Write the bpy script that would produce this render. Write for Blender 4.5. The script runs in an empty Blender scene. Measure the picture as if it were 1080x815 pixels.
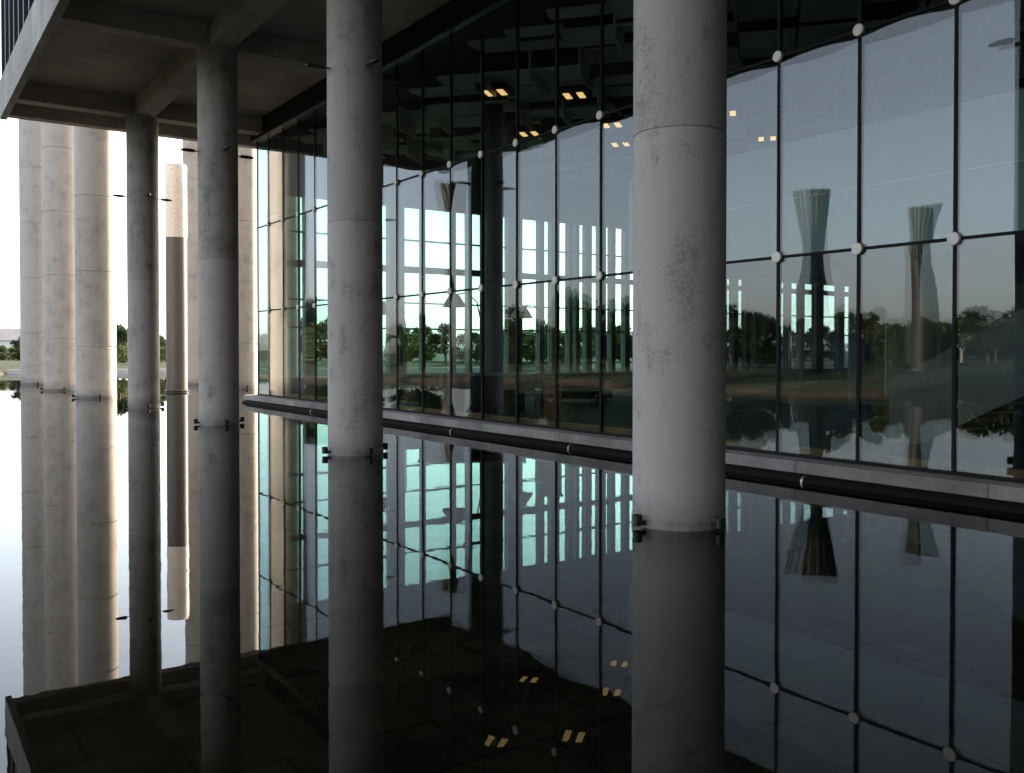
import bpy, bmesh, math, random
from mathutils import Vector, Matrix
random.seed(7)
S = bpy.context.scene
COL = S.collection
PI = math.pi

# ------------------------------------------------------------------ camera
F, YH, W0, H0 = 964.6, 370.2, 1080.0, 815.0
YAW = math.atan2(662.6, F)
EYE = 1.85
cam = bpy.data.cameras.new('camera'); camo = bpy.data.objects.new('camera', cam); COL.objects.link(camo)
cam.sensor_width = 36.0; cam.lens = 36.0 * F / W0
PITCH = math.radians(0.9)
camo.location = (0, 0, EYE)
camo.rotation_euler = (PI / 2 - PITCH, 0, -YAW)
cam.shift_y = -((H0 / 2 - YH) - F * math.tan(PITCH)) / W0
cam.clip_start = 0.1; cam.clip_end = 9000
S.camera = camo

# ------------------------------------------------------------------ sky, sun, exposure
SUN_AZ, SUN_EL = math.radians(66), math.radians(20)
w = bpy.data.worlds.new('World'); S.world = w; w.use_nodes = True
nt = w.node_tree
bg = nt.nodes['Background']
sky = nt.nodes.new('ShaderNodeTexSky'); sky.sky_type = 'NISHITA'; sky.sun_disc = False
sky.sun_elevation = SUN_EL; sky.sun_rotation = SUN_AZ
sky.air_density = 0.9; sky.dust_density = 1.6; sky.ozone_density = 1.0
hs = nt.nodes.new('ShaderNodeHueSaturation'); hs.inputs['Saturation'].default_value = 0.45   # hazy, milky sky
nt.links.new(sky.outputs[0], hs.inputs['Color']); nt.links.new(hs.outputs[0], bg.inputs[0]); bg.inputs[1].default_value = 0.15
sl = bpy.data.lights.new('sun', 'SUN'); sl.energy = 5.0; sl.angle = math.radians(0.6); sl.color = (1, 0.80, 0.57)
so = bpy.data.objects.new('sun', sl); COL.objects.link(so)
sdir = Vector((math.sin(SUN_AZ) * math.cos(SUN_EL), math.cos(SUN_AZ) * math.cos(SUN_EL), math.sin(SUN_EL)))
so.rotation_euler = sdir.to_track_quat('Z', 'Y').to_euler()
so.location = sdir * 60
vs = S.view_settings
S.display_settings.display_device = 'sRGB'
vs.view_transform = 'Standard'; vs.look = 'None'; vs.gamma = 1; vs.use_curve_mapping = False
vs.exposure = 2.08
cy = S.cycles
cy.max_bounces = 14; cy.diffuse_bounces = 4; cy.glossy_bounces = 7; cy.transmission_bounces = 8
cy.transparent_max_bounces = 24
cy.sample_clamp_indirect = 4.0; cy.blur_glossy = 0.5
cy.use_denoising = True
try:
    cy.denoiser = 'OPENIMAGEDENOISE'; cy.denoising_input_passes = 'RGB_ALBEDO_NORMAL'
except Exception: pass

# ------------------------------------------------------------------ materials
def newmat(name):
    m = bpy.data.materials.new(name); m.use_nodes = True
    n = m.node_tree.nodes; l = m.node_tree.links
    return m, n, l, n['Principled BSDF']

def ramp(n, stops):
    r = n.new('ShaderNodeValToRGB'); e = r.color_ramp.elements
    while len(e) < len(stops): e.new(0.5)
    for k, (p, c) in enumerate(stops):
        e[k].position = p; e[k].color = (*c, 1)
    return r

def mottled(name, c1, c2, scale=3.0, rough=0.8, detail=6, fine=60.0, bump=0.15, dist=0.01, coords='Object', stretch=(1, 1, 1), spec=0.3):
    m, n, l, b = newmat(name)
    tc = n.new('ShaderNodeTexCoord'); mp = n.new('ShaderNodeMapping'); mp.inputs['Scale'].default_value = stretch
    l.new(tc.outputs[coords], mp.inputs[0])
    a = n.new('ShaderNodeTexNoise'); a.inputs['Scale'].default_value = scale; a.inputs['Detail'].default_value = detail; a.inputs['Roughness'].default_value = 0.62
    f = n.new('ShaderNodeTexNoise'); f.inputs['Scale'].default_value = fine; f.inputs['Detail'].default_value = 3
    l.new(mp.outputs[0], a.inputs[0]); l.new(mp.outputs[0], f.inputs[0])
    mx = n.new('ShaderNodeMath'); mx.operation = 'MULTIPLY_ADD'; mx.inputs[1].default_value = 0.3
    l.new(f.outputs[0], mx.inputs[0]); l.new(a.outputs[0], mx.inputs[2])
    r = ramp(n, [(0.42, c1), (0.88, c2)]); l.new(mx.outputs[0], r.inputs[0]); l.new(r.outputs[0], b.inputs['Base Color'])
    b.inputs['Roughness'].default_value = rough; b.inputs['Specular IOR Level'].default_value = spec
    if bump:
        bp = n.new('ShaderNodeBump'); bp.inputs['Strength'].default_value = bump; bp.inputs['Distance'].default_value = dist
        l.new(mx.outputs[0], bp.inputs['Height']); l.new(bp.outputs[0], b.inputs['Normal'])
    return m

def plain(name, c, rough=0.5, metal=0.0, spec=0.5):
    # still a procedural material: slight value variation
    m, n, l, b = newmat(name)
    tc = n.new('ShaderNodeTexCoord'); a = n.new('ShaderNodeTexNoise'); a.inputs['Scale'].default_value = 9; a.inputs['Detail'].default_value = 4
    l.new(tc.outputs['Object'], a.inputs[0])
    r = ramp(n, [(0.3, tuple(x * 0.85 for x in c)), (0.7, tuple(min(1, x * 1.12) for x in c))])
    l.new(a.outputs[0], r.inputs[0]); l.new(r.outputs[0], b.inputs['Base Color'])
    b.inputs['Roughness'].default_value = rough; b.inputs['Metallic'].default_value = metal; b.inputs['Specular IOR Level'].default_value = spec
    return m

def concrete_column_mat(name, c1, c2, seed):
    """cast concrete: cloudy tone, vertical run stains, tide mark near the water, pour joints"""
    m, n, l, b = newmat(name)
    tc = n.new('ShaderNodeTexCoord')
    ob = n.new('ShaderNodeObjectInfo')
    add = n.new('ShaderNodeVectorMath'); add.operation = 'MULTIPLY_ADD'
    add.inputs[1].default_value = (1, 1, 1)
    l.new(tc.outputs['Object'], add.inputs[0])
    rv = n.new('ShaderNodeVectorMath'); rv.operation = 'SCALE'; rv.inputs[0].default_value = (37, 11, 53)
    l.new(ob.outputs['Random'], rv.inputs['Scale']); l.new(rv.outputs[0], add.inputs[2])
    P = add.outputs[0]
    cl = n.new('ShaderNodeTexNoise'); cl.inputs['Scale'].default_value = 1.7; cl.inputs['Detail'].default_value = 9; cl.inputs['Roughness'].default_value = 0.68
    l.new(P, cl.inputs[0])
    mp = n.new('ShaderNodeMapping'); mp.inputs['Scale'].default_value = (5, 5, 0.35); l.new(P, mp.inputs[0])
    st = n.new('ShaderNodeTexNoise'); st.inputs['Scale'].default_value = 1.6; st.inputs['Detail'].default_value = 5; l.new(mp.outputs[0], st.inputs[0])
    fi = n.new('ShaderNodeTexNoise'); fi.inputs['Scale'].default_value = 32; fi.inputs['Detail'].default_value = 4; l.new(P, fi.inputs[0])
    def math_(op, a, bb, c=None):
        q = n.new('ShaderNodeMath'); q.operation = op
        for k, v in enumerate((a, bb, c)):
            if v is None: continue
            if isinstance(v, (int, float)): q.inputs[k].default_value = v
            else: l.new(v, q.inputs[k])
        return q.outputs[0]
    s1 = math_('MULTIPLY_ADD', st.outputs[0], 0.35, cl.outputs[0])
    s2 = math_('MULTIPLY_ADD', fi.outputs[0], 0.5, s1)
    # per-pour tone: a step at every lift joint (about 1.5 m)
    sep = n.new('ShaderNodeSeparateXYZ'); l.new(tc.outputs['Object'], sep.inputs[0])
    lift = math_('FLOOR', math_('DIVIDE', math_('ADD', sep.outputs[2], -1.15), 3.0), 0)
    wn = n.new('ShaderNodeTexWhiteNoise'); wn.noise_dimensions = '2D'
    cb = n.new('ShaderNodeCombineXYZ'); l.new(lift, cb.inputs[0]); l.new(ob.outputs['Random'], cb.inputs[1]); l.new(cb.outputs[0], wn.inputs[0])
    s3 = math_('MULTIPLY_ADD', wn.outputs[0], 0.12, s2)
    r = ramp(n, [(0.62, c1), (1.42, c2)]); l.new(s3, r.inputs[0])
    # tide mark
    tide = n.new('ShaderNodeMapRange'); tide.inputs[1].default_value = 0.06; tide.inputs[2].default_value = 0.5
    tide.inputs[3].default_value = 0.55; tide.inputs[4].default_value = 1.0
    l.new(math_('MULTIPLY_ADD', cl.outputs[0], 0.35, math_('ADD', sep.outputs[2], -0.12)), tide.inputs[0])
    mul = n.new('ShaderNodeMixRGB'); mul.blend_type = 'MULTIPLY'; mul.inputs[0].default_value = 1
    l.new(r.outputs[0], mul.inputs[1]); l.new(tide.outputs[0], mul.inputs[2])
    up = n.new('ShaderNodeMapRange'); up.inputs[1].default_value = 4.145; up.inputs[2].default_value = 4.155
    up.inputs[3].default_value = 1.0; up.inputs[4].default_value = 0.86 if seed == 1 else 1.0
    l.new(sep.outputs[2], up.inputs[0])
    m3 = n.new('ShaderNodeMixRGB'); m3.blend_type = 'MULTIPLY'; m3.inputs[0].default_value = 1
    l.new(mul.outputs[0], m3.inputs[1]); l.new(up.outputs[0], m3.inputs[2]); mul = m3
    # pin holes
    vo = n.new('ShaderNodeTexVoronoi'); vo.inputs['Scale'].default_value = 9; l.new(P, vo.inputs[0])
    pr = ramp(n, [(0.02, (0.45, 0.45, 0.45)), (0.05, (1, 1, 1))]); l.new(vo.outputs[0], pr.inputs[0])
    mu2 = n.new('ShaderNodeMixRGB'); mu2.blend_type = 'MULTIPLY'; mu2.inputs[0].default_value = 0.8
    l.new(mul.outputs[0], mu2.inputs[1]); l.new(pr.outputs[0], mu2.inputs[2])
    l.new(mu2.outputs[0], b.inputs['Base Color'])
    b.inputs['Roughness'].default_value = 0.72; b.inputs['Specular IOR Level'].default_value = 0.3
    bp = n.new('ShaderNodeBump'); bp.inputs['Strength'].default_value = 0.25; bp.inputs['Distance'].default_value = 0.012
    l.new(s2, bp.inputs['Height']); l.new(bp.outputs[0], b.inputs['Normal'])
    return m

M = {}
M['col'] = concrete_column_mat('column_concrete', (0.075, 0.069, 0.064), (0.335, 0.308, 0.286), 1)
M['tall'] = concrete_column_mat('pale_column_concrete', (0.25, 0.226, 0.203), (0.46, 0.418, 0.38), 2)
M['collar'] = mottled('wet_concrete', (0.13, 0.12, 0.105), (0.27, 0.25, 0.225), 2.0, 0.45, 7, 40, 0.2, 0.01)
M['soffit'] = mottled('soffit_concrete', (0.22, 0.18, 0.145), (0.46, 0.39, 0.325), 0.55, 0.85, 8, 18, 0.2, 0.02)
M['fascia'] = mottled('fascia_concrete', (0.24, 0.23, 0.22), (0.40, 0.38, 0.36), 0.9, 0.85, 8, 20, 0.2, 0.02)
def block_tones(m, size):
    # precast lengths of slightly different tone, with a dark open joint between them
    n = m.node_tree.nodes; l = m.node_tree.links; b = n['Principled BSDF']
    src = b.inputs['Base Color'].links[0].from_socket
    tc = n.new('ShaderNodeTexCoord'); sp = n.new('ShaderNodeSeparateXYZ'); l.new(tc.outputs['Object'], sp.inputs[0])
    dv = n.new('ShaderNodeMath'); dv.operation = 'DIVIDE'; dv.inputs[1].default_value = size; l.new(sp.outputs[1], dv.inputs[0])
    fl = n.new('ShaderNodeMath'); fl.operation = 'FLOOR'; l.new(dv.outputs[0], fl.inputs[0])
    fc = n.new('ShaderNodeMath'); fc.operation = 'FRACT'; l.new(dv.outputs[0], fc.inputs[0])
    wn = n.new('ShaderNodeTexWhiteNoise'); wn.noise_dimensions = '1D'; l.new(fl.outputs[0], wn.inputs['W'])
    mr = n.new('ShaderNodeMapRange'); mr.inputs[3].default_value = 0.72; mr.inputs[4].default_value = 1.1; l.new(wn.outputs[0], mr.inputs[0])
    gt = n.new('ShaderNodeMath'); gt.operation = 'GREATER_THAN'; gt.inputs[1].default_value = 0.014 / size; l.new(fc.outputs[0], gt.inputs[0])
    g2 = n.new('ShaderNodeMath'); g2.operation = 'MULTIPLY_ADD'; g2.inputs[1].default_value = 0.75; g2.inputs[2].default_value = 0.25; l.new(gt.outputs[0], g2.inputs[0])
    ml = n.new('ShaderNodeMath'); ml.operation = 'MULTIPLY'; l.new(mr.outputs[0], ml.inputs[0]); l.new(g2.outputs[0], ml.inputs[1])
    mx = n.new('ShaderNodeMixRGB'); mx.blend_type = 'MULTIPLY'; mx.inputs[0].default_value = 1
    l.new(src, mx.inputs[1]); l.new(ml.outputs[0], mx.inputs[2]); l.new(mx.outputs[0], b.inputs['Base Color'])
block_tones(M['fascia'], 1.65)
M['plinth'] = mottled('plinth_concrete', (0.15, 0.138, 0.13), (0.34, 0.313, 0.295), 1.6, 0.75, 8, 40, 0.2, 0.01)
block_tones(M['plinth'], 2.77)
M['black'] = plain('black_metal', (0.010, 0.010, 0.011), 0.7, 0, 0.15)
M['rubber'] = plain('black_rubber', (0.008, 0.008, 0.008), 0.8, 0, 0.1)
M['steel'] = plain('brushed_steel', (0.40, 0.38, 0.35), 0.5, 1.0)
M['disc'] = plain('pale_steel_disc', (0.60, 0.56, 0.50), 0.5, 0.3)
M['louver'] = plain('blue_black_louver', (0.03, 0.034, 0.045), 0.4, 0.3)
M['lamphouse'] = plain('lamp_housing', (0.03, 0.03, 0.03), 0.4, 0.5)
M['floor'] = mottled('stone_floor', (0.025, 0.024, 0.023), (0.055, 0.05, 0.046), 1.0, 0.8, 6, 30, 0.03, spec=0.1)
M['intwall'] = mottled('interior_plaster', (0.20, 0.21, 0.21), (0.27, 0.28, 0.28), 0.6, 0.8, 5, 30, 0.05)
M['white'] = mottled('white_plaster', (0.36, 0.39, 0.38), (0.45, 0.48, 0.47), 0.5, 0.7, 5, 30, 0.03)
M['frame'] = plain('grey_window_frame', (0.20, 0.215, 0.22), 0.5)
M['panel'] = mottled('ceiling_panel', (0.55, 0.55, 0.47), (0.80, 0.78, 0.68), 0.9, 0.8, 4, 30, 0.03)
M['void'] = plain('ceiling_void_black', (0.008, 0.008, 0.008), 0.9)
M['wood'] = mottled('brown_wood', (0.16, 0.075, 0.03), (0.30, 0.15, 0.065), 2.2, 0.5, 6, 40, 0.08, 0.004, 'Object', (6, 6, 0.6))
M['pylonwhite'] = plain('pylon_white_panel', (0.78, 0.72, 0.66), 0.6)
M['pylongrey'] = plain('pylon_grey_metal', (0.11, 0.10, 0.095), 0.5, 0.2)
M['pylongrey2'] = plain('dark_grey_paint', (0.03, 0.032, 0.033), 0.5)
M['funnel'] = plain('grey_green_slats', (0.10, 0.115, 0.10), 0.6)
M['bark'] = mottled('bark', (0.05, 0.038, 0.028), (0.14, 0.11, 0.085), 4, 0.9, 6, 30, 0.6, 0.03, 'Object', (3, 3, 0.6))
M['palebark'] = mottled('pale_bark', (0.35, 0.33, 0.30), (0.62, 0.60, 0.56), 4, 0.85, 6, 30, 0.4, 0.02, 'Object', (3, 3, 1))
M['grass'] = mottled('bank_grass', (0.014, 0.024, 0.009), (0.045, 0.060, 0.024), 0.25, 0.95, 9, 8, 0.8, 0.15)
M['soil'] = mottled('dry_bank_soil', (0.05, 0.038, 0.026), (0.12, 0.09, 0.06), 0.6, 0.95, 8, 6, 0.8, 0.1)
M['kerb'] = mottled('kerb_stone', (0.40, 0.38, 0.36), (0.58, 0.55, 0.52), 0.8, 0.85, 5, 20, 0.1)
M['hoarding'] = mottled('blue_hoarding', (0.05, 0.10, 0.17), (0.11, 0.17, 0.25), 0.7, 0.6, 4, 20, 0.05)
M['house'] = mottled('house_render', (0.62, 0.58, 0.54), (0.76, 0.72, 0.68), 0.3, 0.8, 4, 10, 0.0)
M['roof'] = mottled('roof_sheet', (0.34, 0.30, 0.28), (0.46, 0.41, 0.38), 0.6, 0.85, 5, 12, 0.2)
M['darkglass'] = plain('dark_window', (0.03, 0.035, 0.04), 0.1)
M['shade'] = plain('cream_lampshade', (0.70, 0.55, 0.40), 0.8)
M['leather'] = plain('black_leather', (0.015, 0.015, 0.016), 0.35)
M['pot'] = plain('pale_pot', (0.55, 0.52, 0.48), 0.6)

def leafmat(name, a, b_):
    m, n, l, b = newmat(name)
    g = n.new('ShaderNodeNewGeometry'); tc = n.new('ShaderNodeTexCoord')
    no = n.new('ShaderNodeTexNoise'); no.inputs['Scale'].default_value = 1.4; no.inputs['Detail'].default_value = 3
    l.new(tc.outputs['Object'], no.inputs[0])
    ad = n.new('ShaderNodeMath'); ad.operation = 'MULTIPLY_ADD'; ad.inputs[1].default_value = 0.5
    l.new(g.outputs['Random Per Island'], ad.inputs[0]); l.new(no.outputs[0], ad.inputs[2])
    r = ramp(n, [(0.4, a), (1.0, b_)]); l.new(ad.outputs[0], r.inputs[0]); l.new(r.outputs[0], b.inputs['Base Color'])
    b.inputs['Roughness'].default_value = 0.6; b.inputs['Specular IOR Level'].default_value = 0.25
    tr = n.new('ShaderNodeBsdfTranslucent'); l.new(r.outputs[0], tr.inputs[0])
    mx = n.new('ShaderNodeMixShader'); mx.inputs[0].default_value = 0.4
    l.new(b.outputs[0], mx.inputs[1]); l.new(tr.outputs[0], mx.inputs[2]); l.new(mx.outputs[0], n['Material Output'].inputs[0])
    return m
M['leaf_dark'] = leafmat('leaves_dark', (0.018, 0.032, 0.012), (0.05, 0.075, 0.026))
M['leaf_mid'] = leafmat('leaves_mid', (0.03, 0.05, 0.016), (0.085, 0.115, 0.036))
M['leaf_yel'] = leafmat('leaves_yellow_green', (0.05, 0.07, 0.02), (0.13, 0.15, 0.05))

def glassmat(name, r0, tint, rough=0.0):
    m, n, l, b = newmat(name); n.remove(b)
    lw = n.new('ShaderNodeLayerWeight'); lw.inputs[0].default_value = 0.5
    pw = n.new('ShaderNodeMath'); pw.operation = 'POWER'; pw.inputs[1].default_value = 5
    l.new(lw.outputs['Facing'], pw.inputs[0])
    mr = n.new('ShaderNodeMath'); mr.operation = 'MULTIPLY_ADD'; mr.inputs[1].default_value = 1 - r0; mr.inputs[2].default_value = r0
    l.new(pw.outputs[0], mr.inputs[0])
    t = n.new('ShaderNodeBsdfTransparent'); t.inputs[0].default_value = (*tint, 1)
    g = n.new('ShaderNodeBsdfGlossy'); g.inputs['Roughness'].default_value = rough; g.inputs[0].default_value = (0.93, 0.95, 1.0, 1)
    mx = n.new('ShaderNodeMixShader'); l.new(mr.outputs[0], mx.inputs[0]); l.new(t.outputs[0], mx.inputs[1]); l.new(g.outputs[0], mx.inputs[2])
    l.new(mx.outputs[0], n['Material Output'].inputs[0])
    return m
M['glass'] = glassmat('coated_glass', 0.062, (0.73, 0.79, 0.79))
M['dimglass'] = glassmat('grey_tinted_glass', 0.05, (0.24, 0.29, 0.30))
M['endglass'] = glassmat('green_tinted_glass', 0.05, (0.60, 0.78, 0.73))

def watermat():
    m, n, l, b = newmat('still_water')
    tc = n.new('ShaderNodeTexCoord')
    a = n.new('ShaderNodeTexNoise'); a.inputs['Scale'].default_value = 1.6; a.inputs['Detail'].default_value = 3
    l.new(tc.outputs['Object'], a.inputs[0])
    bp = n.new('ShaderNodeBump'); bp.inputs['Strength'].default_value = 1.0; bp.inputs['Distance'].default_value = 0.0007
    l.new(a.outputs[0], bp.inputs['Height'])
    n.remove(b)
    fr = n.new('ShaderNodeFresnel'); fr.inputs[0].default_value = 1.38; l.new(bp.outputs[0], fr.inputs['Normal'])
    gl = n.new('ShaderNodeBsdfGlossy'); gl.inputs['Roughness'].default_value = 0.0; l.new(bp.outputs[0], gl.inputs['Normal'])
    gl.inputs[0].default_value = (0.96, 0.97, 0.97, 1)
    tr = n.new('ShaderNodeBsdfTransparent'); tr.inputs[0].default_value = (0.42, 0.42, 0.36, 1)
    mx = n.new('ShaderNodeMixShader'); l.new(fr.outputs[0], mx.inputs[0]); l.new(tr.outputs[0], mx.inputs[1]); l.new(gl.outputs[0], mx.inputs[2])
    l.new(mx.outputs[0], n['Material Output'].inputs[0])
    return m
M['water'] = watermat()

def bedmat():
    m, n, l, b = newmat('paved_pool_bed')
    tc = n.new('ShaderNodeTexCoord')
    br = n.new('ShaderNodeTexBrick'); br.inputs['Scale'].default_value = 1.0; br.inputs['Brick Width'].default_value = 0.9; br.inputs['Row Height'].default_value = 0.6
    br.inputs['Mortar Size'].default_value = 0.012; br.offset = 0.5
    br.inputs['Color1'].default_value = (0.06, 0.056, 0.048, 1); br.inputs['Color2'].default_value = (0.095, 0.088, 0.075, 1); br.inputs['Mortar'].default_value = (0.012, 0.012, 0.011, 1)
    no = n.new('ShaderNodeTexNoise'); no.inputs['Scale'].default_value = 1.3; no.inputs['Detail'].default_value = 10; no.inputs['Roughness'].default_value = 0.7
    l.new(tc.outputs['Object'], br.inputs[0]); l.new(tc.outputs['Object'], no.inputs[0])
    r = ramp(n, [(0.35, (0.35, 0.35, 0.33)), (0.7, (1.5, 1.4, 1.2))]); l.new(no.outputs[0], r.inputs[0])
    mu = n.new('ShaderNodeMixRGB'); mu.blend_type = 'MULTIPLY'; mu.inputs[0].default_value = 1
    l.new(br.outputs[0], mu.inputs[1]); l.new(r.outputs[0], mu.inputs[2]); l.new(mu.outputs[0], b.inputs['Base Color'])
    b.inputs['Roughness'].default_value = 0.9
    return m
M['bed'] = bedmat()

def emit(name, c, s):
    m, n, l, b = newmat(name)
    b.inputs['Base Color'].default_value = (0.8, 0.7, 0.5, 1)
    b.inputs['Emission Color'].default_value = (*c, 1); b.inputs['Emission Strength'].default_value = s
    return m
M['lamp'] = emit('warm_lamp_lens', (1.0, 0.58, 0.21), 0.42)

# ------------------------------------------------------------------ mesh helpers
def new_bm(): return bmesh.new()
def box(bm, x0, x1, y0, y1, z0, z1, bevel=0.0):
    vs_ = [bm.verts.new((x, y, z)) for x in (x0, x1) for y in (y0, y1) for z in (z0, z1)]
    q = lambda *i: bm.faces.new([vs_[k] for k in i])
    fs = [q(0, 1, 3, 2), q(4, 6, 7, 5), q(0, 4, 5, 1), q(2, 3, 7, 6), q(0, 2, 6, 4), q(1, 5, 7, 3)]
    if bevel:
        es = set(e for f in fs for e in f.edges)
        bmesh.ops.bevel(bm, geom=list(es), offset=bevel, segments=2, profile=0.5, affect='EDGES')
def obox(bm, c, e1, e2, h1, h2, z0, z1):
    """oriented box: centre c (x,y), unit axes e1,e2, half sizes"""
    c = Vector(c); e1 = Vector(e1); e2 = Vector(e2)
    P = [c + e1 * a * h1 + e2 * b * h2 for a, b in ((-1, -1), (1, -1), (1, 1), (-1, 1))]
    lo = [bm.verts.new((p.x, p.y, z0)) for p in P]; hi = [bm.verts.new((p.x, p.y, z1)) for p in P]
    bm.faces.new(lo[::-1]); bm.faces.new(hi)
    for i in range(4): bm.faces.new((lo[i], lo[(i + 1) % 4], hi[(i + 1) % 4], hi[i]))
def lathe(bm, prof, n=48, c=(0, 0), cap=True):
    rings = []
    for r, z in prof:
        rings.append([bm.verts.new((c[0] + r * math.cos(2 * PI * k / n), c[1] + r * math.sin(2 * PI * k / n), z)) for k in range(n)])
    for a, b in zip(rings, rings[1:]):
        for k in range(n):
            bm.faces.new((a[k], a[(k + 1) % n], b[(k + 1) % n], b[k]))
    if cap:
        bm.faces.new(rings[0][::-1]); bm.faces.new(rings[-1])
def tube(bm, pts, rads, n=8):
    pts = [Vector(p) for p in pts]; rings = []
    for i, p in enumerate(pts):
        d = (pts[min(i + 1, len(pts) - 1)] - pts[max(i - 1, 0)]).normalized()
        u = d.orthogonal().normalized() if i == 0 else (u0 - d * u0.dot(d)).normalized()
        u0 = u; v = d.cross(u)
        r = rads[i] if isinstance(rads, (list, tuple)) else rads
        rings.append([bm.verts.new(p + (u * math.cos(2 * PI * k / n) + v * math.sin(2 * PI * k / n)) * r) for k in range(n)])
    for a, b in zip(rings, rings[1:]):
        for k in range(n): bm.faces.new((a[k], a[(k + 1) % n], b[(k + 1) % n], b[k]))
    bm.faces.new(rings[0][::-1]); bm.faces.new(rings[-1])
def build(name, bm, mat, parent=None, smooth=False, loc=(0, 0, 0), fixn=True):
    if fixn: bmesh.ops.recalc_face_normals(bm, faces=bm.faces)
    me = bpy.data.meshes.new(name); bm.to_mesh(me); bm.free()
    me.materials.append(mat)
    if smooth:
        for p in me.polygons: p.use_smooth = True
        if smooth == 'auto':
            me.set_sharp_from_angle(angle=math.radians(40))
    o = bpy.data.objects.new(name, me); COL.objects.link(o)
    o.location = loc
    if parent: o.parent = parent
    return o
def empty(name, loc=(0, 0, 0), rz=0):
    o = bpy.data.objects.new(name, None); COL.objects.link(o); o.location = loc; o.rotation_euler.z = rz
    o.empty_display_size = 0.3
    return o
def tag(o, label, cat, group=None):
    o['label'] = label; o['category'] = cat
    if group: o['group'] = group
    return o
def struct(o): o['kind'] = 'structure'; return o
def dup(root, loc, label=None, rz=None, scale=None, group=None):
    r = root.copy(); COL.objects.link(r); r.location = loc
    if rz is not None: r.rotation_euler.z = rz
    if scale is not None: r.scale = scale
    if label: r['label'] = label
    if group: r['group'] = group
    for ch in root.children:
        c = ch.copy(); COL.objects.link(c); c.parent = r
        for g in ch.children:
            d = g.copy(); COL.objects.link(d); d.parent = c
    return r
SY, CY = math.sin(YAW), math.cos(YAW)
def ray(px, d):
    """ground point seen at column px of the photograph, at depth d"""
    l_ = (px - W0 / 2) / F * d
    return SY * d + CY * l_, CY * d - SY * l_
XF = 11.15                      # plane of the glass facade
def mir(px, d):
    x, y = ray(px, d); return 2 * XF - x, y

# ------------------------------------------------------------------ water and land
SHORE = [(-40, -90), (-24, -30), (-17, 8), (-13.5, 24), (-7.5, 42), (-2, 58), (4, 72), (8.5, 84), (17, 81), (31, 76), (46, 70), (62, 52), (70, 10), (66, -90)]
def offset_poly(pts, d):
    n = len(pts); out = []
    for i in range(n):
        p0, p1, p2 = Vector(pts[i - 1]), Vector(pts[i]), Vector(pts[(i + 1) % n])
        t = ((p1 - p0).normalized() + (p2 - p1).normalized()).normalized()
        nrm = Vector((-t.y, t.x))          # left of travel = outside for clockwise polygon
        out.append(tuple(p1 + nrm * d))
    return out
def resample(pts, step=3.0):
    out = []
    n = len(pts)
    for i in range(n):
        a, b = Vector(pts[i]), Vector(pts[(i + 1) % n]); k = max(1, int((b - a).length / step))
        for j in range(k):
            out.append(tuple(a.lerp(b, j / k)))
    return out
SH = resample(SHORE, 3.0)
rs = random.Random(3)
SH = [(x + rs.uniform(-.25, .25), y + rs.uniform(-.25, .25)) for x, y in SH]
bm = new_bm()
rows = [(-1.0, -0.4), (0.0, 0.0), (0.35, 0.16), (1.4, 0.30), (4.5, 0.62), (9, 0.75), (30, 0.8)]
rings = []
for d, z in rows:
    P = offset_poly(SH, d) if d else SH
    rings.append([bm.verts.new((x, y, z + (rs.uniform(-.05, .05) if d > 0.5 else 0))) for x, y in P])
far = []
for x, y in SH:
    v = Vector((x - 15, y)); v = v.normalized() * 6000
    far.append(bm.verts.new((v.x, v.y, 0.8)))
rings.append(far)
for a, b in zip(rings, rings[1:]):
    n_ = len(a)
    for k in range(n_): bm.faces.new((a[k], a[(k + 1) % n_], b[(k + 1) % n_], b[k]))
ground = struct(build('ground', bm, M['grass'], smooth=True))
ground.data.materials.append(M['soil'])
nseg = len(SH)
for i, p in enumerate(ground.data.polygons):
    if i < 2 * nseg: p.material_index = 1
for p in ground.data.polygons:
    if p.normal.z < 0: p.flip()
bm = new_bm()
vv = [bm.verts.new((x, y, 0.0)) for x, y in offset_poly(SH, 0.02)]
bm.faces.new(vv[::-1]); bmesh.ops.triangulate(bm, faces=bm.faces)
water = struct(build('water', bm, M['water'], fixn=False))
for p in water.data.polygons:
    if p.normal.z < 0: p.flip()
bm = new_bm(); vv = [bm.verts.new((x, y, -0.38)) for x, y in offset_poly(SH, -0.8)]
bm.faces.new(vv); bmesh.ops.triangulate(bm, faces=bm.faces)
struct(build('lake_bed', bm, M['bed']))
# stone kerb along the far shore
bm = new_bm()
kp = [(8.2, 83.2), (17, 80.0), (31, 75.0), (45, 69.2)]
for a, b in zip(kp, kp[1:]):
    a = Vector(a); b = Vector(b); t = (b - a).normalized(); nn = Vector((-t.y, t.x))
    obox(bm, (a + b) / 2, t, nn, (b - a).length / 2, 0.3, -0.3, 0.33)
tag(build('kerb_wall', bm, M['kerb']), 'low pale stone kerb running along the far edge of the water', 'kerb')

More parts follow.
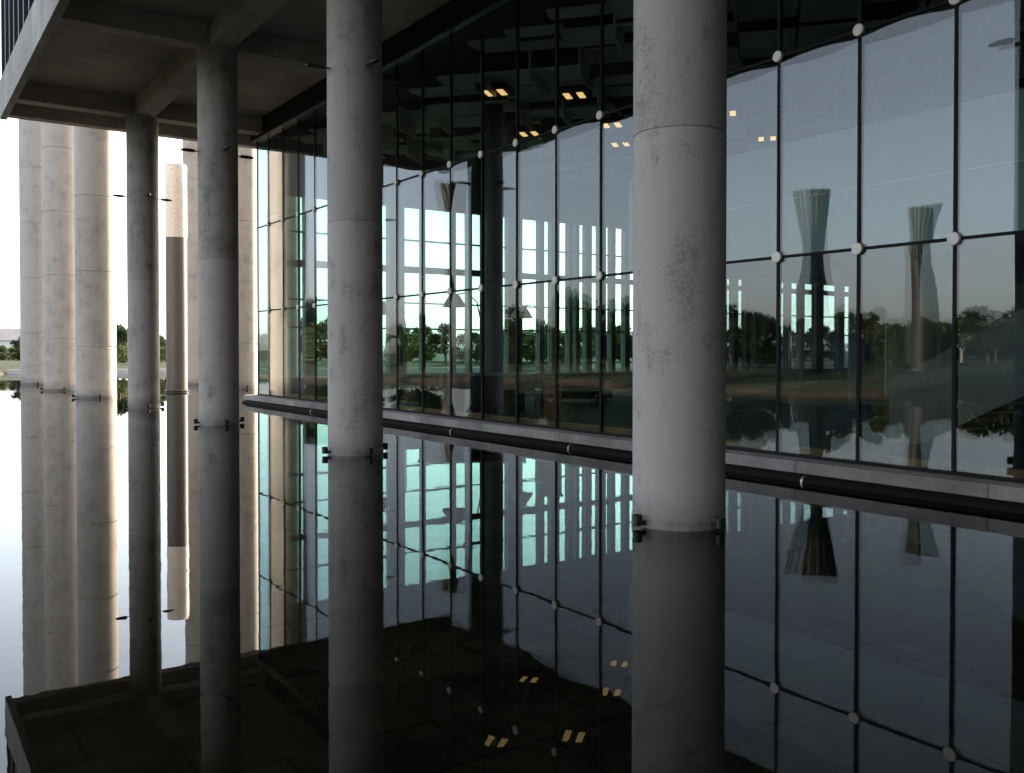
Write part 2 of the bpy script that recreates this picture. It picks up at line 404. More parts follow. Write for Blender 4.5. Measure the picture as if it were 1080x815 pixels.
# ------------------------------------------------------------------ the building
B = empty('glass_building', (XF, 14, 0))
tag(B, 'glass fronted hall with deep concrete canopy standing in the pool', 'building')
BO = B.location.copy()
def part(name, bm, mat, parent=B, smooth=False):
    o = build(name, bm, mat, None, smooth)
    o.data.transform(Matrix.Translation(-BO)); o.parent = parent
    return o
PW = 1.3838
YR = 32.45                      # glazed corner
YL = 31.27 - 25 * PW               # near end
rowz = [0.30, 3.26, 6.27, 9.40]
PITCHES = [YR] + [31.27 - k * PW for k in range(26)]
gr = random.Random(11)
def pane(y0, y1, z0, z1):
    bm = new_bm(); NU, NV = 8, 14
    for side, x in ((0, XF), (1, XF + 0.028)):
        amp = gr.uniform(0.0018, 0.0048) * (1 if gr.random() < 0.8 else -1) * (1 if side == 0 else -0.8)
        tl = gr.uniform(-0.005, 0.005); tv = gr.uniform(-0.010, 0.010)
        g = [[None] * (NV + 1) for _ in range(NU + 1)]
        for i in range(NU + 1):
            for j in range(NV + 1):
                s, t = i / NU, j / NV
                e = amp * (1 - (2 * s - 1) ** 2) ** 1.0 * (1 - (2 * t - 1) ** 4)
                e += tl * (s - .5) + tv * (t - .5)
                g[i][j] = bm.verts.new((x + e, y0 + (y1 - y0) * s, z0 + (z1 - z0) * t))
        for i in range(NU):
            for j in range(NV):
                q = (g[i][j], g[i + 1][j], g[i + 1][j + 1], g[i][j + 1])
                bm.faces.new(q if side else q[::-1])
    return bm
for k in range(26):
    for r in range(3):
        y1, y0 = PITCHES[k] - 0.02, PITCHES[k + 1] + 0.02
        o = part('glass_pane', pane(y0, y1, rowz[r] + 0.02, rowz[r + 1] - 0.02), M['glass'], B, True)
for k in range(27):
    bm = new_bm(); y = PITCHES[k]
    box(bm, XF - 0.012, XF + 0.05, y - 0.024, y + 0.024, 0.30, 9.40)
    part('mullion', bm, M['black'])
for z in (rowz[1], rowz[2]):
    bm = new_bm(); box(bm, XF - 0.008, XF + 0.046, YL, YR, z - 0.021, z + 0.021); part('transom', bm, M['black'])
for k in range(1, 26):
    for z in (rowz[1], rowz[2]):
        bm = new_bm(); n_ = 20; y = PITCHES[k]
        prof = [(0.078, -0.055), (0.085, -0.045), (0.085, -0.014), (0.03, -0.013)]
        lathe(bm, prof, n_)
        bm.transform(Matrix.Translation((XF, y, z)) @ Matrix.Rotation(PI / 2, 4, 'Y'))
        part('clamp_disc', bm, M['disc'], B, 'auto')
# base: plinth, sill, skirting
bm = new_bm(); box(bm, XF - 0.42, XF + 0.35, YL - 4, YR + 0.35, 0.115, 0.285, 0.012); part('plinth', bm, M['plinth'])
bm = new_bm(); box(bm, XF - 0.33, XF + 0.30, YL - 4, YR + 0.30, -0.5, 0.114); part('plinth_wall', bm, M['black'])
bm = new_bm(); box(bm, XF - 0.03, XF + 0.07, YL, YR, 0.287, 0.325); part('sill', bm, M['black'])
bm = new_bm(); box(bm, XF + 0.12, XF + 0.24, YL, YR - 0.2, 0.29, 0.42); part('skirting', bm, M['wood'])
HX = 48.0
bm = new_bm(); box(bm, XF + 0.30, HX, YL - 4, YR + 0.05, -0.5, 0.20); part('floor_slab', bm, M['floor'])
# header over the glass
bm = new_bm(); box(bm, XF - 0.12, XF + 0.30, YL, YR + 0.3, 9.402, 10.06); part('header', bm, M['black'])
bm = new_bm(); box(bm, XF - 0.16, XF + 0.02, YL, YR + 0.3, 9.37, 9.40); part('header_trim', bm, M['louver'])
# interior shell
bm = new_bm(); box(bm, HX, HX + 0.3, YL - 4, YR + 0.3, -0.5, 10.06); part('back_wall', bm, M['intwall'])
bm = new_bm(); box(bm, XF + 0.05, HX, YL - 0.5, YL - 0.2, 0.2, 10.06); part('side_wall', bm, M['intwall'])
# glazed end wall (seen through the hall as bright windows)
def end_x(px):
    u = (px - 540) / F
    return (SY * YR + CY * YR * u) / (CY - SY * u)
wins = [(416, 419.5), (425, 444), (447, 476), (479, 492), (496, 508), (516, 534), (549, 567), (572, 579.5), (588, 598), (602, 605.5), (609, 616), (622, 630), (637, 642.5), (647, 657), (662, 670), (678, 690), (697, 712), (720, 735), (745, 757), (764, 771), (776, 784), (789, 794), (820, 828), (832, 842), (846, 858), (866, 882), (888, 900)]
ex = [(end_x(a), end_x(b)) for a, b in wins]
ex = [(12.0, 12.9), (13.25, 14.1), (14.45, 15.3), (15.6, 16.35)] + [e for e in ex if e[1] < HX - 0.3 and e[0] > 16.3]
EY0, EY1 = YR - 0.16, YR + 0.16
WT = 7.55
xs = XF + 0.4; 
for a, b in ex:
    bm = new_bm(); box(bm, xs, a, EY0, EY1, 0.2, WT); part('wall_pier', bm, M['frame'])
    bm = new_bm()
    box(bm, a, b, YR - 0.01, YR + 0.01, 0.25, WT); part('window_pane', bm, M['dimglass'] if a > 33 else M['endglass'])
    for z, h in ((2.72, .035), (3.75, .03), (5.08, .13), (6.25, .03)):
        bm = new_bm(); box(bm, a, b, YR - 0.07, YR + 0.07, z - h, z + h)
        part('window_bar', bm, M['frame'])
    bm = new_bm(); box(bm, a, b, YR - 0.1, YR + 0.1, 0.2, 0.85); part('window_apron', bm, M['frame'])
    xs = b
bm = new_bm(); box(bm, xs, HX, EY0, EY1, 0.2, WT); part('wall_pier', bm, M['frame'])
bm = new_bm(); box(bm, XF + 0.4, HX, EY0, EY1, WT, 10.06); part('end_wall_head', bm, M['intwall'])
bm = new_bm(); box(bm, XF + 0.06, XF + 0.38, YR - 0.01, YR + 0.012, 0.3, 9.4); part('corner_glass', bm, M['endglass'])
# hung ceiling: panels at uneven heights on a grid turned about 50 degrees, black void above
bm = new_bm(); box(bm, XF + 0.30, HX, YL - 0.2, YR - 0.16, 9.9, 10.05); part('ceiling_void', bm, M['void'])
ca = math.radians(50); e1 = Vector((math.sin(ca), math.cos(ca))); e2 = Vector((math.cos(ca), -math.sin(ca)))
bm = new_bm(); pr = random.Random(21); C = 1.3
for i in range(-30, 45):
    for j in range(-30, 45):
        c = e1 * (i * C) + e2 * (j * C)
        if not (XF + 1.25 < c.x < HX - 1.1 and YL + 1 < c.y < YR - 1.2): continue
        z = 9.0 + pr.choice((0, 0, 0.12, 0.25, 0.4)) + pr.uniform(0, .03)
        kind = pr.random()
        if kind < 0.05: continue
        if kind < 0.62:
            obox(bm, c, e1, e2, C / 2 - 0.10, C / 2 - 0.03, z, z + 0.07)
        elif kind < 0.82:
            obox(bm, c - e1 * C / 4, e1, e2, C / 4 - 0.10, C / 2 - 0.03, z, z + 0.07)
            obox(bm, c + e1 * C / 4, e1, e2, C / 4 - 0.10, C / 2 - 0.04, z + 0.25, z + 0.32)
        else:
            for q in (-1, 0, 1): obox(bm, c + e1 * (q * C / 3), e1, e2, C / 6 - 0.05, C / 2 - 0.05, z + 0.06 * (q + 1), z + 0.06 * (q + 1) + 0.06)
        # deep black baffles between rows
        if pr.random() < 0.45:
            obox(bm, c + e2 * (C / 2), e1, e2, C / 2 * pr.choice((1, 1, 1.0)), 0.028, 8.78, 9.5)
part('ceiling_panels', bm, M['panel'])
# mezzanine bulkhead and slab
bm = new_bm(); box(bm, 14.9, 15.1, YL - 0.1, 16.7, 3.75, 6.0); mz = part('mezzanine_front', bm, M['white'])
bm = new_bm(); box(bm, 14.86, 14.90, YL - 0.1, 16.7, 4.84, 4.87); o = part('joint_strip', bm, M['disc']); o.parent = mz
bm = new_bm(); box(bm, 15.1, 27, 11.9, 16.69, 3.80, 4.2); box(bm, 17.4, 27, YL - 0.1, 11.9, 3.80, 4.2); part('mezzanine_slab', bm, M['intwall'])
bm = new_bm(); box(bm, 15.1, 27, 16.7, 16.9, 3.76, 6.0); part('mezzanine_end', bm, M['white'])
# stair with solid pale balustrade
bm = new_bm()
nst = 21
for k in range(nst):
    y = 9.7 - k * 0.33; z = 0.2 + (k + 1) * 0.172
    box(bm, 15.32, 17.2, y - 0.36, y, z - 0.09, z)
part('stair_treads', bm, M['plinth'])
bm = new_bm()
for x0, x1 in ((15.2, 15.3), (17.22, 17.32)):
    a = [(q - 2.1, z) for q, z in [(12.0, 0.2), (12.0, 1.30), (4.9, 5.0), (4.9, 3.6), (5.4, 3.35), (11.4, 0.2)]]
    L = [bm.verts.new((x0, y, z)) for y, z in a]; R = [bm.verts.new((x1, y, z)) for y, z in a]
    bm.faces.new(L); bm.faces.new(R[::-1])
    for i in range(len(a)): bm.faces.new((L[i], L[(i + 1) % len(a)], R[(i + 1) % len(a)], R[i]))
part('stair_balustrade', bm, M['pylongrey'])
# one slim interior column close behind the glass, and two deeper in
for (px, d, r_) in ((521, 26.9, 0.27), (700, 25, 0.27), (905, 26, 0.27)):
    x, y = ray(px, d); bm = new_bm(); lathe(bm, [(r_, 0.2), (r_, 9.6)], 24, (x, y)); part('interior_column', bm, M['pylongrey2'], B, 'auto')
x, y = ray(950, 33); bm = new_bm(); obox(bm, (x, y), (CY, -SY), (SY, CY), 0.55, 0.06, 0.2, 3.6); part('door_panel', bm, M['white'])

# canopy: fascia, beams, soffit, louvred storey above
XS, YE, YC = 3.10, 33.25, -11.9
bm = new_bm(); box(bm, XS + 0.201, XF - 0.12, YC, YE - 0.42, 10.06, 10.38); part('soffit', bm, M['soffit'])
bm = new_bm(); box(bm, XS, XS + 0.2, YC, YE, 9.20, 10.40, 0.015); part('fascia', bm, M['fascia'])
bm = new_bm(); box(bm, XS + 0.201, HX, YE - 0.42, YE - 0.002, 9.28, 10.398); part('end_fascia', bm, M['soffit'])
CX, CYS, CD = 7.083, [7.126 + i * 8.227 for i in range(4)], 0.99
def seg_beam(x0, x1, y0, y1, z0=9.5):
    bm = new_bm(); box(bm, x0, x1, y0, y1, z0, 10.058, 0.015); part('beam', bm, M['soffit'])
ys = [YL - 2] + [y for y in CYS] + [YE - 0.42]
for y in CYS + [CYS[0] - 8.227]:
    seg_beam(XS + 0.201, CX - 0.301, y - 0.28, y + 0.28)
    seg_beam(CX + 0.301, XF - 0.121, y - 0.28, y + 0.28)
seg_beam(CX - 0.30, CX + 0.30, YC, YE - 0.421, 9.503)
# upper storey
bm = new_bm(); box(bm, XS + 0.5, HX + 0.3, YC, YE - 0.3, 10.40, 24.0); part('upper_wall', bm, M['louver'])
bm = new_bm(); box(bm, XF + 0.3, HX + 0.3, YC, YE - 0.42, 10.06, 10.38); part('roof_slab', bm, M['soffit'])
k = 0
y = YE - 0.15
while y > YC and k < 90:
    bm = new_bm(); box(bm, XS + 0.05, XS + 0.48, y - 0.06, y + 0.06, 10.43, 23.8); part('louver_blade', bm, M['louver']); y -= 1.1; k += 1

# unseen block added behind the viewpoint to shut out southern sky light
bm = new_bm(); box(bm, -60, HX + 0.3, -32, -12.0, -0.5, 28.0); part('sky_blocker', bm, M['fascia'])

# black pipe along the waterline with steel clips
P = empty('drain_pipe', (XF - 0.42, 14, 0.01))
tag(P, 'black pipe lying along the waterline under the glass wall', 'pipe')
bm = new_bm(); tube(bm, [(0, YL - 18, 0), (0, YR - 13.7, 0)], 0.075, 14); build('pipe', bm, M['rubber'], P, 'auto')
for px in (850, 603, 478, 398, 330):
    d = 1.213 * (XF - 0.42) * F / (px + 122); yy = (d - SY * (XF - 0.42)) / CY
    bm = new_bm(); lathe(bm, [(0.079, -0.02), (0.083, -0.018), (0.083, 0.018), (0.079, 0.02)], 16); bm.transform(Matrix.Rotation(PI / 2, 4, 'X'))
    build('pipe_clip', bm, M['steel'], P, 'auto', (0, yy - 14, 0))

# ------------------------------------------------------------------ columns
def column(name, x, y, D, H, mat, label, group, joints, lamps=True, upper=True, base=True, jw=1.0):
    root = empty(name, (x, y, 0)); tag(root, label, 'column', group)
    R = D / 2; bm = new_bm(); prof = [(R, -0.4)]
    for z in joints:
        prof += [(R, z - 0.014 * jw), (R - 0.010 * jw, z - 0.010 * jw), (R - 0.010 * jw, z + 0.006 * jw), (R - 0.001, z + 0.010 * jw)]
    prof.append((R, H)); lathe(bm, prof, 72); build('shaft', bm, mat, root, 'auto')
    if base:
        bm = new_bm(); lathe(bm, [(R + 0.010, -0.2), (R + 0.010, 0.095), (R - 0.004, 0.11)], 72, cap=False); build('base_collar', bm, M['collar'], root, 'auto')
    if lamps:
        for a in range(4):
            bm = new_bm()
            box(bm, R + 0.002, R + 0.07, -0.035, 0.035, 0.03, 0.075)
            lathe(bm, [(0.03, -0.06), (0.05, -0.05), (0.055, 0.05), (0.045, 0.06), (0.045, 0.052)], 16, (0, 0))
            bmesh.ops.translate(bm, vec=(R + 0.10, 0, 0.085), verts=bm.verts[-80:])
            bm.transform(Matrix.Rotation(a * PI / 2, 4, 'Z'))
            build('base_light', bm, M['lamphouse'], root, 'auto')
    if upper:
        for a in range(4):
            bm = new_bm(); z = 6.88
            tube(bm, [(R - 0.01, 0, z), (R + 0.10, 0, z)], 0.025, 8)
            tube(bm, [(R + 0.07, 0, z - 0.01), (R + 0.11, 0, z), (R + 0.28, 0, z + 0.005), (R + 0.40, 0, z - 0.005), (R + 0.43, 0, z - 0.01)], [0.03, 0.065, 0.07, 0.05, 0.02], 12)
            bm.transform(Matrix.Translation((0, 0, z)) @ Matrix.Scale(0.62, 4, (0, 0, 1)) @ Matrix.Translation((0, 0, -z)))
            bm.transform(Matrix.Rotation(a * PI / 2, 4, 'Z'))
            build('spotlight', bm, M['lamphouse'], root, 'auto')
    return root
labs = ['nearest and widest concrete column, standing in the pool before the glass wall',
        'second nearest concrete column under the canopy, left of the widest one',
        'third concrete column under the canopy, with lamp arms against the sky',
        'farthest canopy column, slim and dark, in front of the bright sky']
for i, y in enumerate(CYS):
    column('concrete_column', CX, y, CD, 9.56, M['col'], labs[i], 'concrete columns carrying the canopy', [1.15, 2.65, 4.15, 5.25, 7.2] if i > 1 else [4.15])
tj = [2.0 + 3.0 * k for k in range(7)]
TD = 1.52
tl = ['nearest tall pale column beyond the canopy, with a broad sunlit right edge',
      'tall pale column between two others left of the canopy columns',
      'leftmost tall pale column beyond the canopy']
for i in range(3):
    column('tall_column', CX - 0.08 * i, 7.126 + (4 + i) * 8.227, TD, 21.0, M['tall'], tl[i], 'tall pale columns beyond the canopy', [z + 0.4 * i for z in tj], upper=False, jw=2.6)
for px, d, D, lb in ((209, 50.5, 1.5, 'tall pale column just behind the white topped light pylon'),
                     (255.5, 45.5, 1.45, 'tall pale column with sunlit edge beside the corner of the glass wall'),
                     (301, 35.7, 1.12, 'tall column seen through the far end of the glass wall')):  # last one placed here to block sun from the farthest canopy column
    x, y = ray(px, d)
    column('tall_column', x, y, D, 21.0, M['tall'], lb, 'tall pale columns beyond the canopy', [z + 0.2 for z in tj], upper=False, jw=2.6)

# ------------------------------------------------------------------ light pylons
def pylon(x, y, label):
    r = empty('light_pylon', (x, y, 0)); tag(r, label, 'light pylon')
    bm = new_bm(); lathe(bm, [(0.50, -0.4), (0.50, 0.10), (0.46, 0.12), (0.46, 6.95)], 40); build('pole', bm, M['pylongrey'], r, 'auto')
    bm = new_bm(); prof = [(0.47, 6.95)]
    for z in (8.1, 9.15): prof += [(0.47, z - 0.02), (0.455, z - 0.015), (0.455, z + 0.015), (0.47, z + 0.02)]
    prof += [(0.47, 10.2), (0.44, 10.24)]
    lathe(bm, prof, 40); build('lantern', bm, M['pylonwhite'], r, 'auto')
    bm = new_bm(); lathe(bm, [(0.52, 0.03), (0.54, 0.04), (0.54, 0.09), (0.52, 0.1)], 32); build('base_band', bm, M['lamphouse'], r, 'auto')
    return r
def funnel_pylon(x, y, label):
    r = empty('funnel_pylon', (x, y, 0)); tag(r, label, 'light pylon', 'funnel topped pylons mirrored in the glass')
    bm = new_bm(); lathe(bm, [(0.62, -0.4), (0.62, 0.10), (0.56, 0.12), (0.50, 3.0), (0.45, 6.8)], 36); build('pole', bm, M['pylongrey2'], r, 'auto')
    bm = new_bm(); lathe(bm, [(0.40, 6.8), (0.43, 7.4), (0.52, 8.8), (0.64, 10.15), (0.60, 10.15)], 36); build('funnel', bm, M['funnel'], r, 'auto')
    bm = new_bm()
    for k in range(20):
        a = 2 * PI * k / 20
        tube(bm, [((q + .03) * math.cos(a), (q + .03) * math.sin(a), z) for q, z in ((0.40, 6.8), (0.43, 7.4), (0.52, 8.8), (0.64, 10.2))], 0.04, 6)
    build('fins', bm, M['funnel'], r, 'auto')
    return r
x, y = ray(186.5, 41.5); pylon(x, y, 'round grey light pylon with white top behind the slim dark column')
for px, d, lb in ((475, 46, 'dark funnel topped pylon mirrored in the glass left of the dark mirrored column'), (860, 48.6, 'dark funnel topped pylon mirrored in the glass right of the widest column'), (968, 53, 'dark funnel topped pylon mirrored in the glass nearest the right edge')):
    x, y = mir(px, d); funnel_pylon(x, y, lb)

# ------------------------------------------------------------------ ceiling lights
def ceil_pos(px, py, z=8.86):
    d = (z - EYE) * F / (YH - py); return ray(px, d)
cl = [(522.5, 100, 'twin amber ceiling light on the left of the upper pair'), (605.5, 103, 'twin amber ceiling light on the right of the upper pair'),
      (558, 143, 'twin amber ceiling light below and between the upper pair'), (645, 134, 'twin amber ceiling light beside the widest column, higher one'),
      (654, 154, 'twin amber ceiling light beside the widest column, lower one'), (765, 122, 'twin amber ceiling light half hidden behind the widest column'),
      (808, 148, 'twin amber ceiling light farthest right, showing through mirrored sky')]
for px, py, lb in cl:
    x, y = ceil_pos(px, py)
    r = empty('ceiling_light', (x, y, 8.86)); tag(r, lb, 'ceiling light', 'twin ceiling lights in the hall')
    bm = new_bm(); obox(bm, (0, 0), e1, e2, 0.46, 0.42, 0.025, 0.2); build('housing', bm, M['void'], r)
    for s in (-1, 1):
        bm = new_bm(); obox(bm, tuple(e2 * s * 0.19), e1, e2, 0.26, 0.085, 0.0, 0.022); build('lens', bm, M['lamp'], r)

# ------------------------------------------------------------------ furniture in the hall
def arc_lamp(x, y, rz, h, label):
    r = empty('arc_floor_lamp', (x, y, 0.2), rz); tag(r, label, 'floor lamp', 'arched floor lamps in the hall')
    bm = new_bm(); lathe(bm, [(0.25, 0), (0.25, 0.03), (0.03, 0.05)], 24); build('base', bm, M['black'], r, 'auto')
    bm = new_bm(); tube(bm, [(0, 0, 0.03), (0, 0, h * .75), (0.12, 0, h * .92), (0.45, 0, h), (0.85, 0, h - 0.05)], 0.022, 8); build('arm', bm, M['black'], r, 'auto')
    bm = new_bm(); lathe(bm, [(0.14, 0.02), (0.40, -0.40), (0.385, -0.40), (0.12, 0.0)], 28, (0.85, 0), cap=False); bmesh.ops.translate(bm, vec=(0, 0, h - 0.05), verts=bm.verts); build('lamp_shade', bm, M['shade'], r, 'auto')
for px, d, rz, h, lb in ((507, 29.5, PI * 0.85, 3.5, 'arched floor lamp with cream shade left of the slim inner column'),
                         (576, 31, PI * 0.85, 3.2, 'arched floor lamp with small shade right of the slim inner column'),
                         (428, 30.5, PI * 0.85, 3.3, 'arched floor lamp with cream shade farthest left in the hall')):
    x, y = ray(px, d); arc_lamp(x, y, rz, h, lb)
def sofa(x, y, rz, L, label):
    r = empty('sofa', (x, y, 0.2), rz); tag(r, label, 'sofa', 'black sofas in the hall')
    bm = new_bm(); box(bm, -L / 2, L / 2, -0.4, 0.4, 0.12, 0.45, 0.05); build('seat', bm, M['leather'], r, 'auto')
    bm = new_bm(); box(bm, -L / 2, L / 2, 0.32, 0.55, 0.16, 0.95, 0.07); build('backrest', bm, M['leather'], r, 'auto')
    for s in (-1, 1):
        bm = new_bm(); box(bm, s * (L / 2 + 0.11) - 0.10, s * (L / 2 + 0.11) + 0.10, -0.42, 0.55, 0.12, 0.66, 0.05); build('armrest', bm, M['leather'], r, 'auto')
    for sx in (-1, 1):
        for sy in (-0.35, 0.45):
            bm = new_bm(); box(bm, sx * L / 2 - 0.03, sx * L / 2 + 0.03, sy - 0.03, sy + 0.03, 0, 0.125); build('leg', bm, M['black'], r)
x, y = ray(428, 28.5); sofa(x, y, -YAW + PI, 2.0, 'long black sofa at the left end of the hall')
x, y = ray(500, 20.5); 
x, y = ray(612, 30.0); sofa(x, y, -YAW + PI, 1.6, 'short black sofa under the bright windows at mid hall')
def desk(x, y, rz, label):
    r = empty('reception_desk', (x, y, 0.2), rz); tag(r, label, 'desk')
    bm = new_bm(); box(bm, -1.5, 1.5, -0.38, 0.38, 0.96, 1.02, 0.01); build('desk_top', bm, M['plinth'], r)
    bm = new_bm(); box(bm, -1.42, 1.42, -0.33, -0.27, 0.0, 0.96); build('front_panel', bm, M['black'], r)
    for s in (-1, 1):
        bm = new_bm(); box(bm, s * 1.42 - 0.04, s * 1.42 + 0.04, -0.27, 0.33, 0.0, 0.96); build('side_panel', bm, M['black'], r)
x, y = ray(498, 25.5); desk(x, y, -YAW, 'black reception desk with pale top near the slim inner column')
x, y = ray(583, 19.9); r = empty('wooden_stand', (x, y, 0.2), -YAW); tag(r, 'narrow brown wooden stand close behind the glass', 'stand')
bm = new_bm(); box(bm, -0.19, 0.19, -0.15, 0.15, 0.0, 1.05, 0.008); build('body', bm, M['wood'], r)
bm = new_bm(); box(bm, -0.22, 0.22, -0.18, 0.18, 1.052, 1.09, 0.008); build('top', bm, M['wood'], r)
x, y = ray(570.5, 20.2); r = empty('waste_bin', (x, y, 0.2)); tag(r, 'slim dark waste bin beside the wooden stand', 'bin')
bm = new_bm(); lathe(bm, [(0.12, 0), (0.135, 0.8)], 24); build('body', bm, M['leather'], r, 'auto')
bm = new_bm(); lathe(bm, [(0.14, 0.80), (0.14, 0.84), (0.06, 0.9)], 24); build('lid', bm, M['steel'], r, 'auto')

# ------------------------------------------------------------------ vegetation
def leaves(bm, rnd, centre, rad, n, size, flat=0.8):
    for _ in range(n):
        while True:
            p = Vector((rnd.uniform(-1, 1), rnd.uniform(-1, 1), rnd.uniform(-1, 1)))
            if 0.25 < p.length < 1: break
        c = centre + Vector((p.x * rad, p.y * rad, p.z * rad * flat))
        s = size * rnd.uniform(.6, 1.35)
        a = Vector((rnd.gauss(0, 1), rnd.gauss(0, 1), rnd.gauss(0, .6))).normalized(); b = a.orthogonal().normalized()
        b = (Matrix.Rotation(rnd.uniform(0, 6.3), 3, a) @ b)
        d = a.cross(b)
        bm.faces.new([bm.verts.new(c + b * s), bm.verts.new(c + d * s * .55), bm.verts.new(c - b * s), bm.verts.new(c - d * s * .55)])
def tree_proto(seed, h, w_, clumps, nl, size, leaf, bark='bark', low=0.25):
    rnd = random.Random(seed); r = empty('tree', (0, 0, -500))
    bm = new_bm(); top = h * 0.62; lean = Vector((rnd.uniform(-.2, .2), rnd.uniform(-.2, .2), 0))
    pts = [lean * t * t + Vector((0, 0, t * top - 0.2)) for t in (0, .3, .6, 1)]
    tube(bm, pts, [h * .032, h * .024, h * .018, h * .009], 9)
    cb = new_bm()
    for k in range(clumps):
        a = rnd.uniform(0, 2 * PI); t = rnd.uniform(0, 1); rr = w_ * math.sqrt(rnd.uniform(0.02, 1)) * math.sin(PI * (0.18 + 0.72 * t)) * .8
        c = Vector((rr * math.cos(a), rr * math.sin(a), h * (low + (0.94 - low) * t)))
        base = pts[1].lerp(pts[3], min(1, t * .9))
        if rr > 0.3 * w_: tube(bm, [base, base.lerp(c, .5) + Vector((0, 0, .1 * h * .2)), c], [h * .010, h * .006, h * .003], 6)
        leaves(cb, rnd, c, w_ * rnd.uniform(.24, .42), nl, size)
    build('trunk', bm, M[bark], r, 'auto'); build('crown', cb, M[leaf], r, fixn=False)
    return r
protos = [tree_proto(1, 5.2, 2.2, 26, 130, .15, 'leaf_dark', low=.16), tree_proto(2, 4.4, 2.1, 24, 130, .14, 'leaf_mid', low=.14),
          tree_proto(3, 6.2, 2.4, 26, 140, .16, 'leaf_dark', low=.25), tree_proto(4, 3.4, 2.0, 20, 120, .12, 'leaf_yel', low=.08),
          tree_proto(5, 4.6, 1.5, 16, 90, .12, 'leaf_mid', 'palebark', low=.4)]
used = set()
def plant(kind, x, y, s, label, group, z=0.68):
    rz = random.uniform(0, 6.28); sc = (s * random.uniform(.9, 1.15), s * random.uniform(.9, 1.15), s)
    p = protos[kind]
    if kind not in used:
        used.add(kind); r = p; r.location = (x, y, z); r.rotation_euler.z = rz; r.scale = sc
    else: r = dup(p, (x, y, z), None, rz, sc)
    r['label'] = label; r['category'] = 'tree'; r['group'] = group
    return r
random.seed(5)
for px, d, k, s in ((4, 100, 1, .8), (14, 98, 3, .9), (20, 92, 0, .95), (27, 96, 2, .9), (124, 90, 2, .95), (131, 87, 0, 1.1), (129, 84, 3, .75), (121, 86, 3, .7), (168, 92, 0, .9), (174, 88, 1, .85), (200, 96, 2, .95), (172, 84, 3, .7), (240, 92, 1, 1.0), (276, 95, 0, .95), (283, 90, 3, .9), (60, 105, 0, .9), (95, 108, 2, .8)):
    x, y = ray(px, d); plant(k, x, y, s * (0.5 if px < 30 else 0.62), 'leafy green tree on the far shore behind the tall pale columns', 'trees on the far shore')
for px, d, k, s in ((305, 100, 1, 1.0), (322, 96, 2, .95), (338, 99, 0, 1.1), (352, 103, 2, 1), (425, 92, 1, 1.0), (434, 96, 3, 1.1), (446, 100, 0, 1), (470, 95, 2, .8), (503, 95, 0, .8), (512, 92, 3, 1), (556, 95, 1, 1.0), (566, 90, 3, 1.1), (580, 97, 2, .8), (610, 94, 3, 1.2), (640, 92, 1, 1.0), (655, 95, 0, 1.0), (700, 100, 2, 1), (770, 100, 1, 1), (785, 98, 0, 1), (850, 105, 3, 1.2), (880, 104, 1, 1), (418, 98, 3, 1), (455, 96, 3, 1.1), (490, 97, 3, 1.1), (530, 96, 0, .9), (545, 98, 3, 1.1), (572, 92, 3, 1.1), (590, 96, 1, 1.0), (600, 92, 3, 1.1), (622, 96, 0, 1), (632, 93, 3, 1.1), (648, 94, 3, 1.1), (668, 96, 1, .9), (685, 94, 3, 1.1), (718, 97, 0, .9), (735, 95, 3, 1.1), (752, 98, 1, 1), (800, 98, 0, 1), (815, 96, 3, 1.1), (835, 98, 1, 1), (865, 100, 0, 1)):
    x, y = ray(px, d); plant(k, x, y, s * 0.78, 'green tree beyond the far windows, seen through the hall', 'trees behind the hall')
for px, d, k, s in ((318, 72, 0, .85), (333, 78, 2, .8), (345, 75, 1, .9), (440, 66, 1, .7), (535, 66, 0, .62), (528, 70, 3, .8), (548, 72, 1, .7), (594, 63, 0, .78), (603, 66, 2, .75), (615, 70, 3, 1.0), (628, 66, 0, .8), (640, 72, 1, .8), (655, 66, 2, .7), (672, 66, 0, .7), (700, 66, 1, .7), (730, 70, 2, .7), (765, 64, 0, .62), (785, 68, 1, .7), (800, 62, 2, .55), (815, 66, 0, .65), (900, 70, 1, .72), (925, 72, 2, .62), (945, 66, 3, .85), (985, 70, 0, .62), (1000, 66, 1, .62), (1030, 74, 0, .65), (1052, 68, 3, .8), (1075, 70, 2, .6), (1100, 68, 0, .7), (312, 74, 3, .8), (328, 72, 1, .8), (340, 70, 3, .9), (420, 70, 0, .6), (452, 72, 2, .6), (520, 72, 1, .7), (541, 68, 2, .65), (556, 72, 0, .7), (575, 70, 3, .8), (585, 68, 1, .7), (650, 70, 3, .9), (690, 70, 0, .7), (715, 72, 1, .7), (750, 72, 0, .75), (776, 66, 2, .65), (793, 70, 0, .7), (835, 74, 1, .7), (855, 76, 0, .7), (875, 74, 2, .65), (912, 74, 3, .9), (935, 70, 1, .7), (958, 72, 0, .65), (970, 68, 3, .9), (1015, 72, 1, .7), (1042, 70, 2, .6), (1064, 74, 1, .7), (1088, 72, 3, .9)):
    x, y = mir(px, d); plant(k, x, y, s * 1.08, 'leafy tree on the near bank, mirrored in the glass wall', 'trees mirrored in the glass')
for px, d, s in ((1029, 58, .62), (1054, 57, .6), (770, 58, .5)):
    x, y = mir(px, d); plant(4, x, y, s, 'slender pale trunked young tree on the bank, mirrored in the glass', 'pale trunked trees mirrored in the glass')

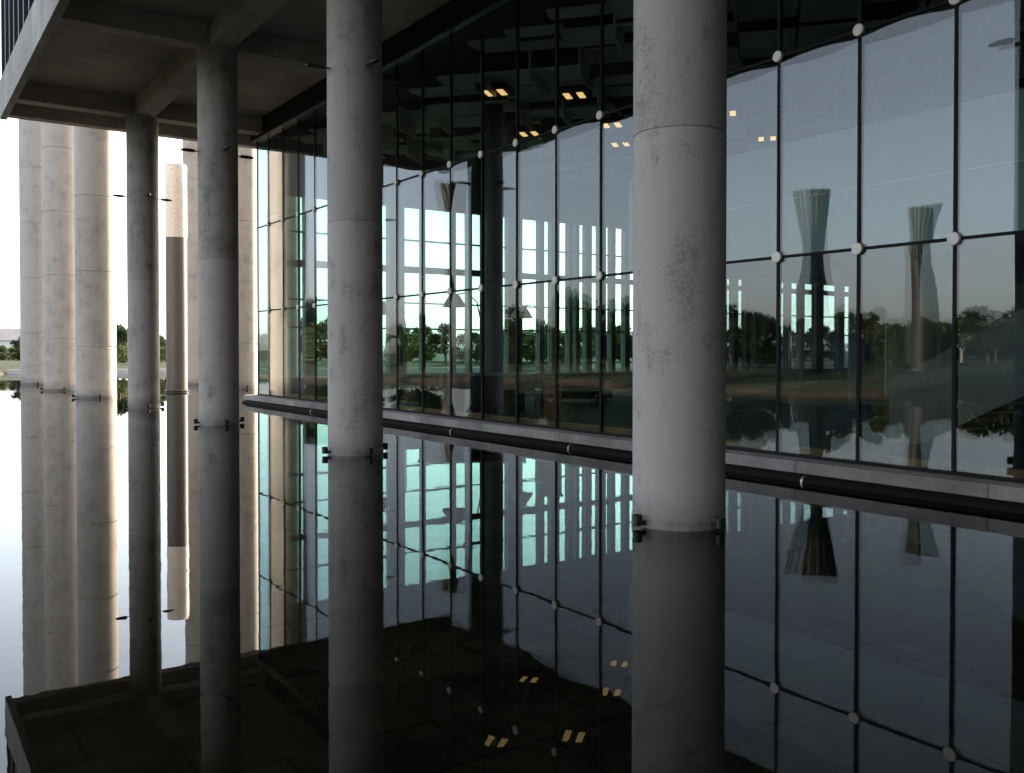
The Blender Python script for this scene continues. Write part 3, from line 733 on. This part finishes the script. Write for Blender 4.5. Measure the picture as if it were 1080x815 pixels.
# ------------------------------------------------------------------ far things
def house(x, y, rz, L, Dp, hh, label):
    r = empty('house', (x, y, 0.7), rz); tag(r, label, 'house')
    bm = new_bm(); box(bm, -L / 2, L / 2, -Dp / 2, Dp / 2, 0, hh); build('wall', bm, M['house'], r)
    bm = new_bm(); a = [(-Dp / 2 - .5, hh + .01), (Dp / 2 + .5, hh + .01), (0, hh + Dp * .28)]
    Lv = [bm.verts.new((-L / 2 - .5, p, q)) for p, q in a]; Rv = [bm.verts.new((L / 2 + .5, p, q)) for p, q in a]
    bm.faces.new(Lv); bm.faces.new(Rv[::-1])
    for i in range(3): bm.faces.new((Lv[i], Lv[(i + 1) % 3], Rv[(i + 1) % 3], Rv[i]))
    build('roof', bm, M['roof'], r)
    n_ = int(L / 3)
    for lv in range(int(hh // 2.9)):
        for i in range(n_):
            bm = new_bm(); cx = -L / 2 + (i + .5) * L / n_; box(bm, cx - .6, cx + .6, -Dp / 2 - .03, -Dp / 2 + .1, lv * 2.9 + 1.0, lv * 2.9 + 2.2); build('window', bm, M['darkglass'], r)
x, y = ray(6, 190); house(x, y, -YAW + 0.3, 22, 9, 3.2, 'long pale low house among trees at the far left')
# hoarding on the bank, seen mirrored
a = Vector(mir(836, 60)); b = Vector(mir(926, 62)); t = (b - a).normalized(); nn = Vector((-t.y, t.x)); L = (b - a).length
r = empty('hoarding', ((a + b) / 2).to_3d() + Vector((0, 0, 0.7)), math.atan2(t.y, t.x)); tag(r, 'blue site hoarding on the bank, mirrored in the right hand glass', 'hoarding')
bm = new_bm(); 
k = 0; xx = -L / 2
while xx < L / 2 - 0.1:
    box(bm, xx, min(xx + 1.15, L / 2), -0.02 + 0.01 * (k % 2), 0.02 + 0.01 * (k % 2), 0.1, 2.15); xx += 1.17; k += 1
build('boards', bm, M['hoarding'], r)
for i in range(4):
    bm = new_bm(); cx = -L / 2 + i * L / 3; box(bm, cx - .05, cx + .05, -0.16, -0.06, -0.2, 2.3); build('post', bm, M['frame'], r)
x, y = mir(838, 57); r = empty('notice_board', (x, y, 0.6), -0.4); tag(r, 'white notice board on two posts beside the blue hoarding', 'sign')
bm = new_bm(); box(bm, -0.5, 0.5, -0.03, 0.03, 1.1, 2.0); build('board', bm, M['house'], r)
for s in (-1, 1):
    bm = new_bm(); box(bm, s * .42 - .04, s * .42 + .04, -0.09, -0.031, -0.2, 2.1); build('post', bm, M['frame'], r)
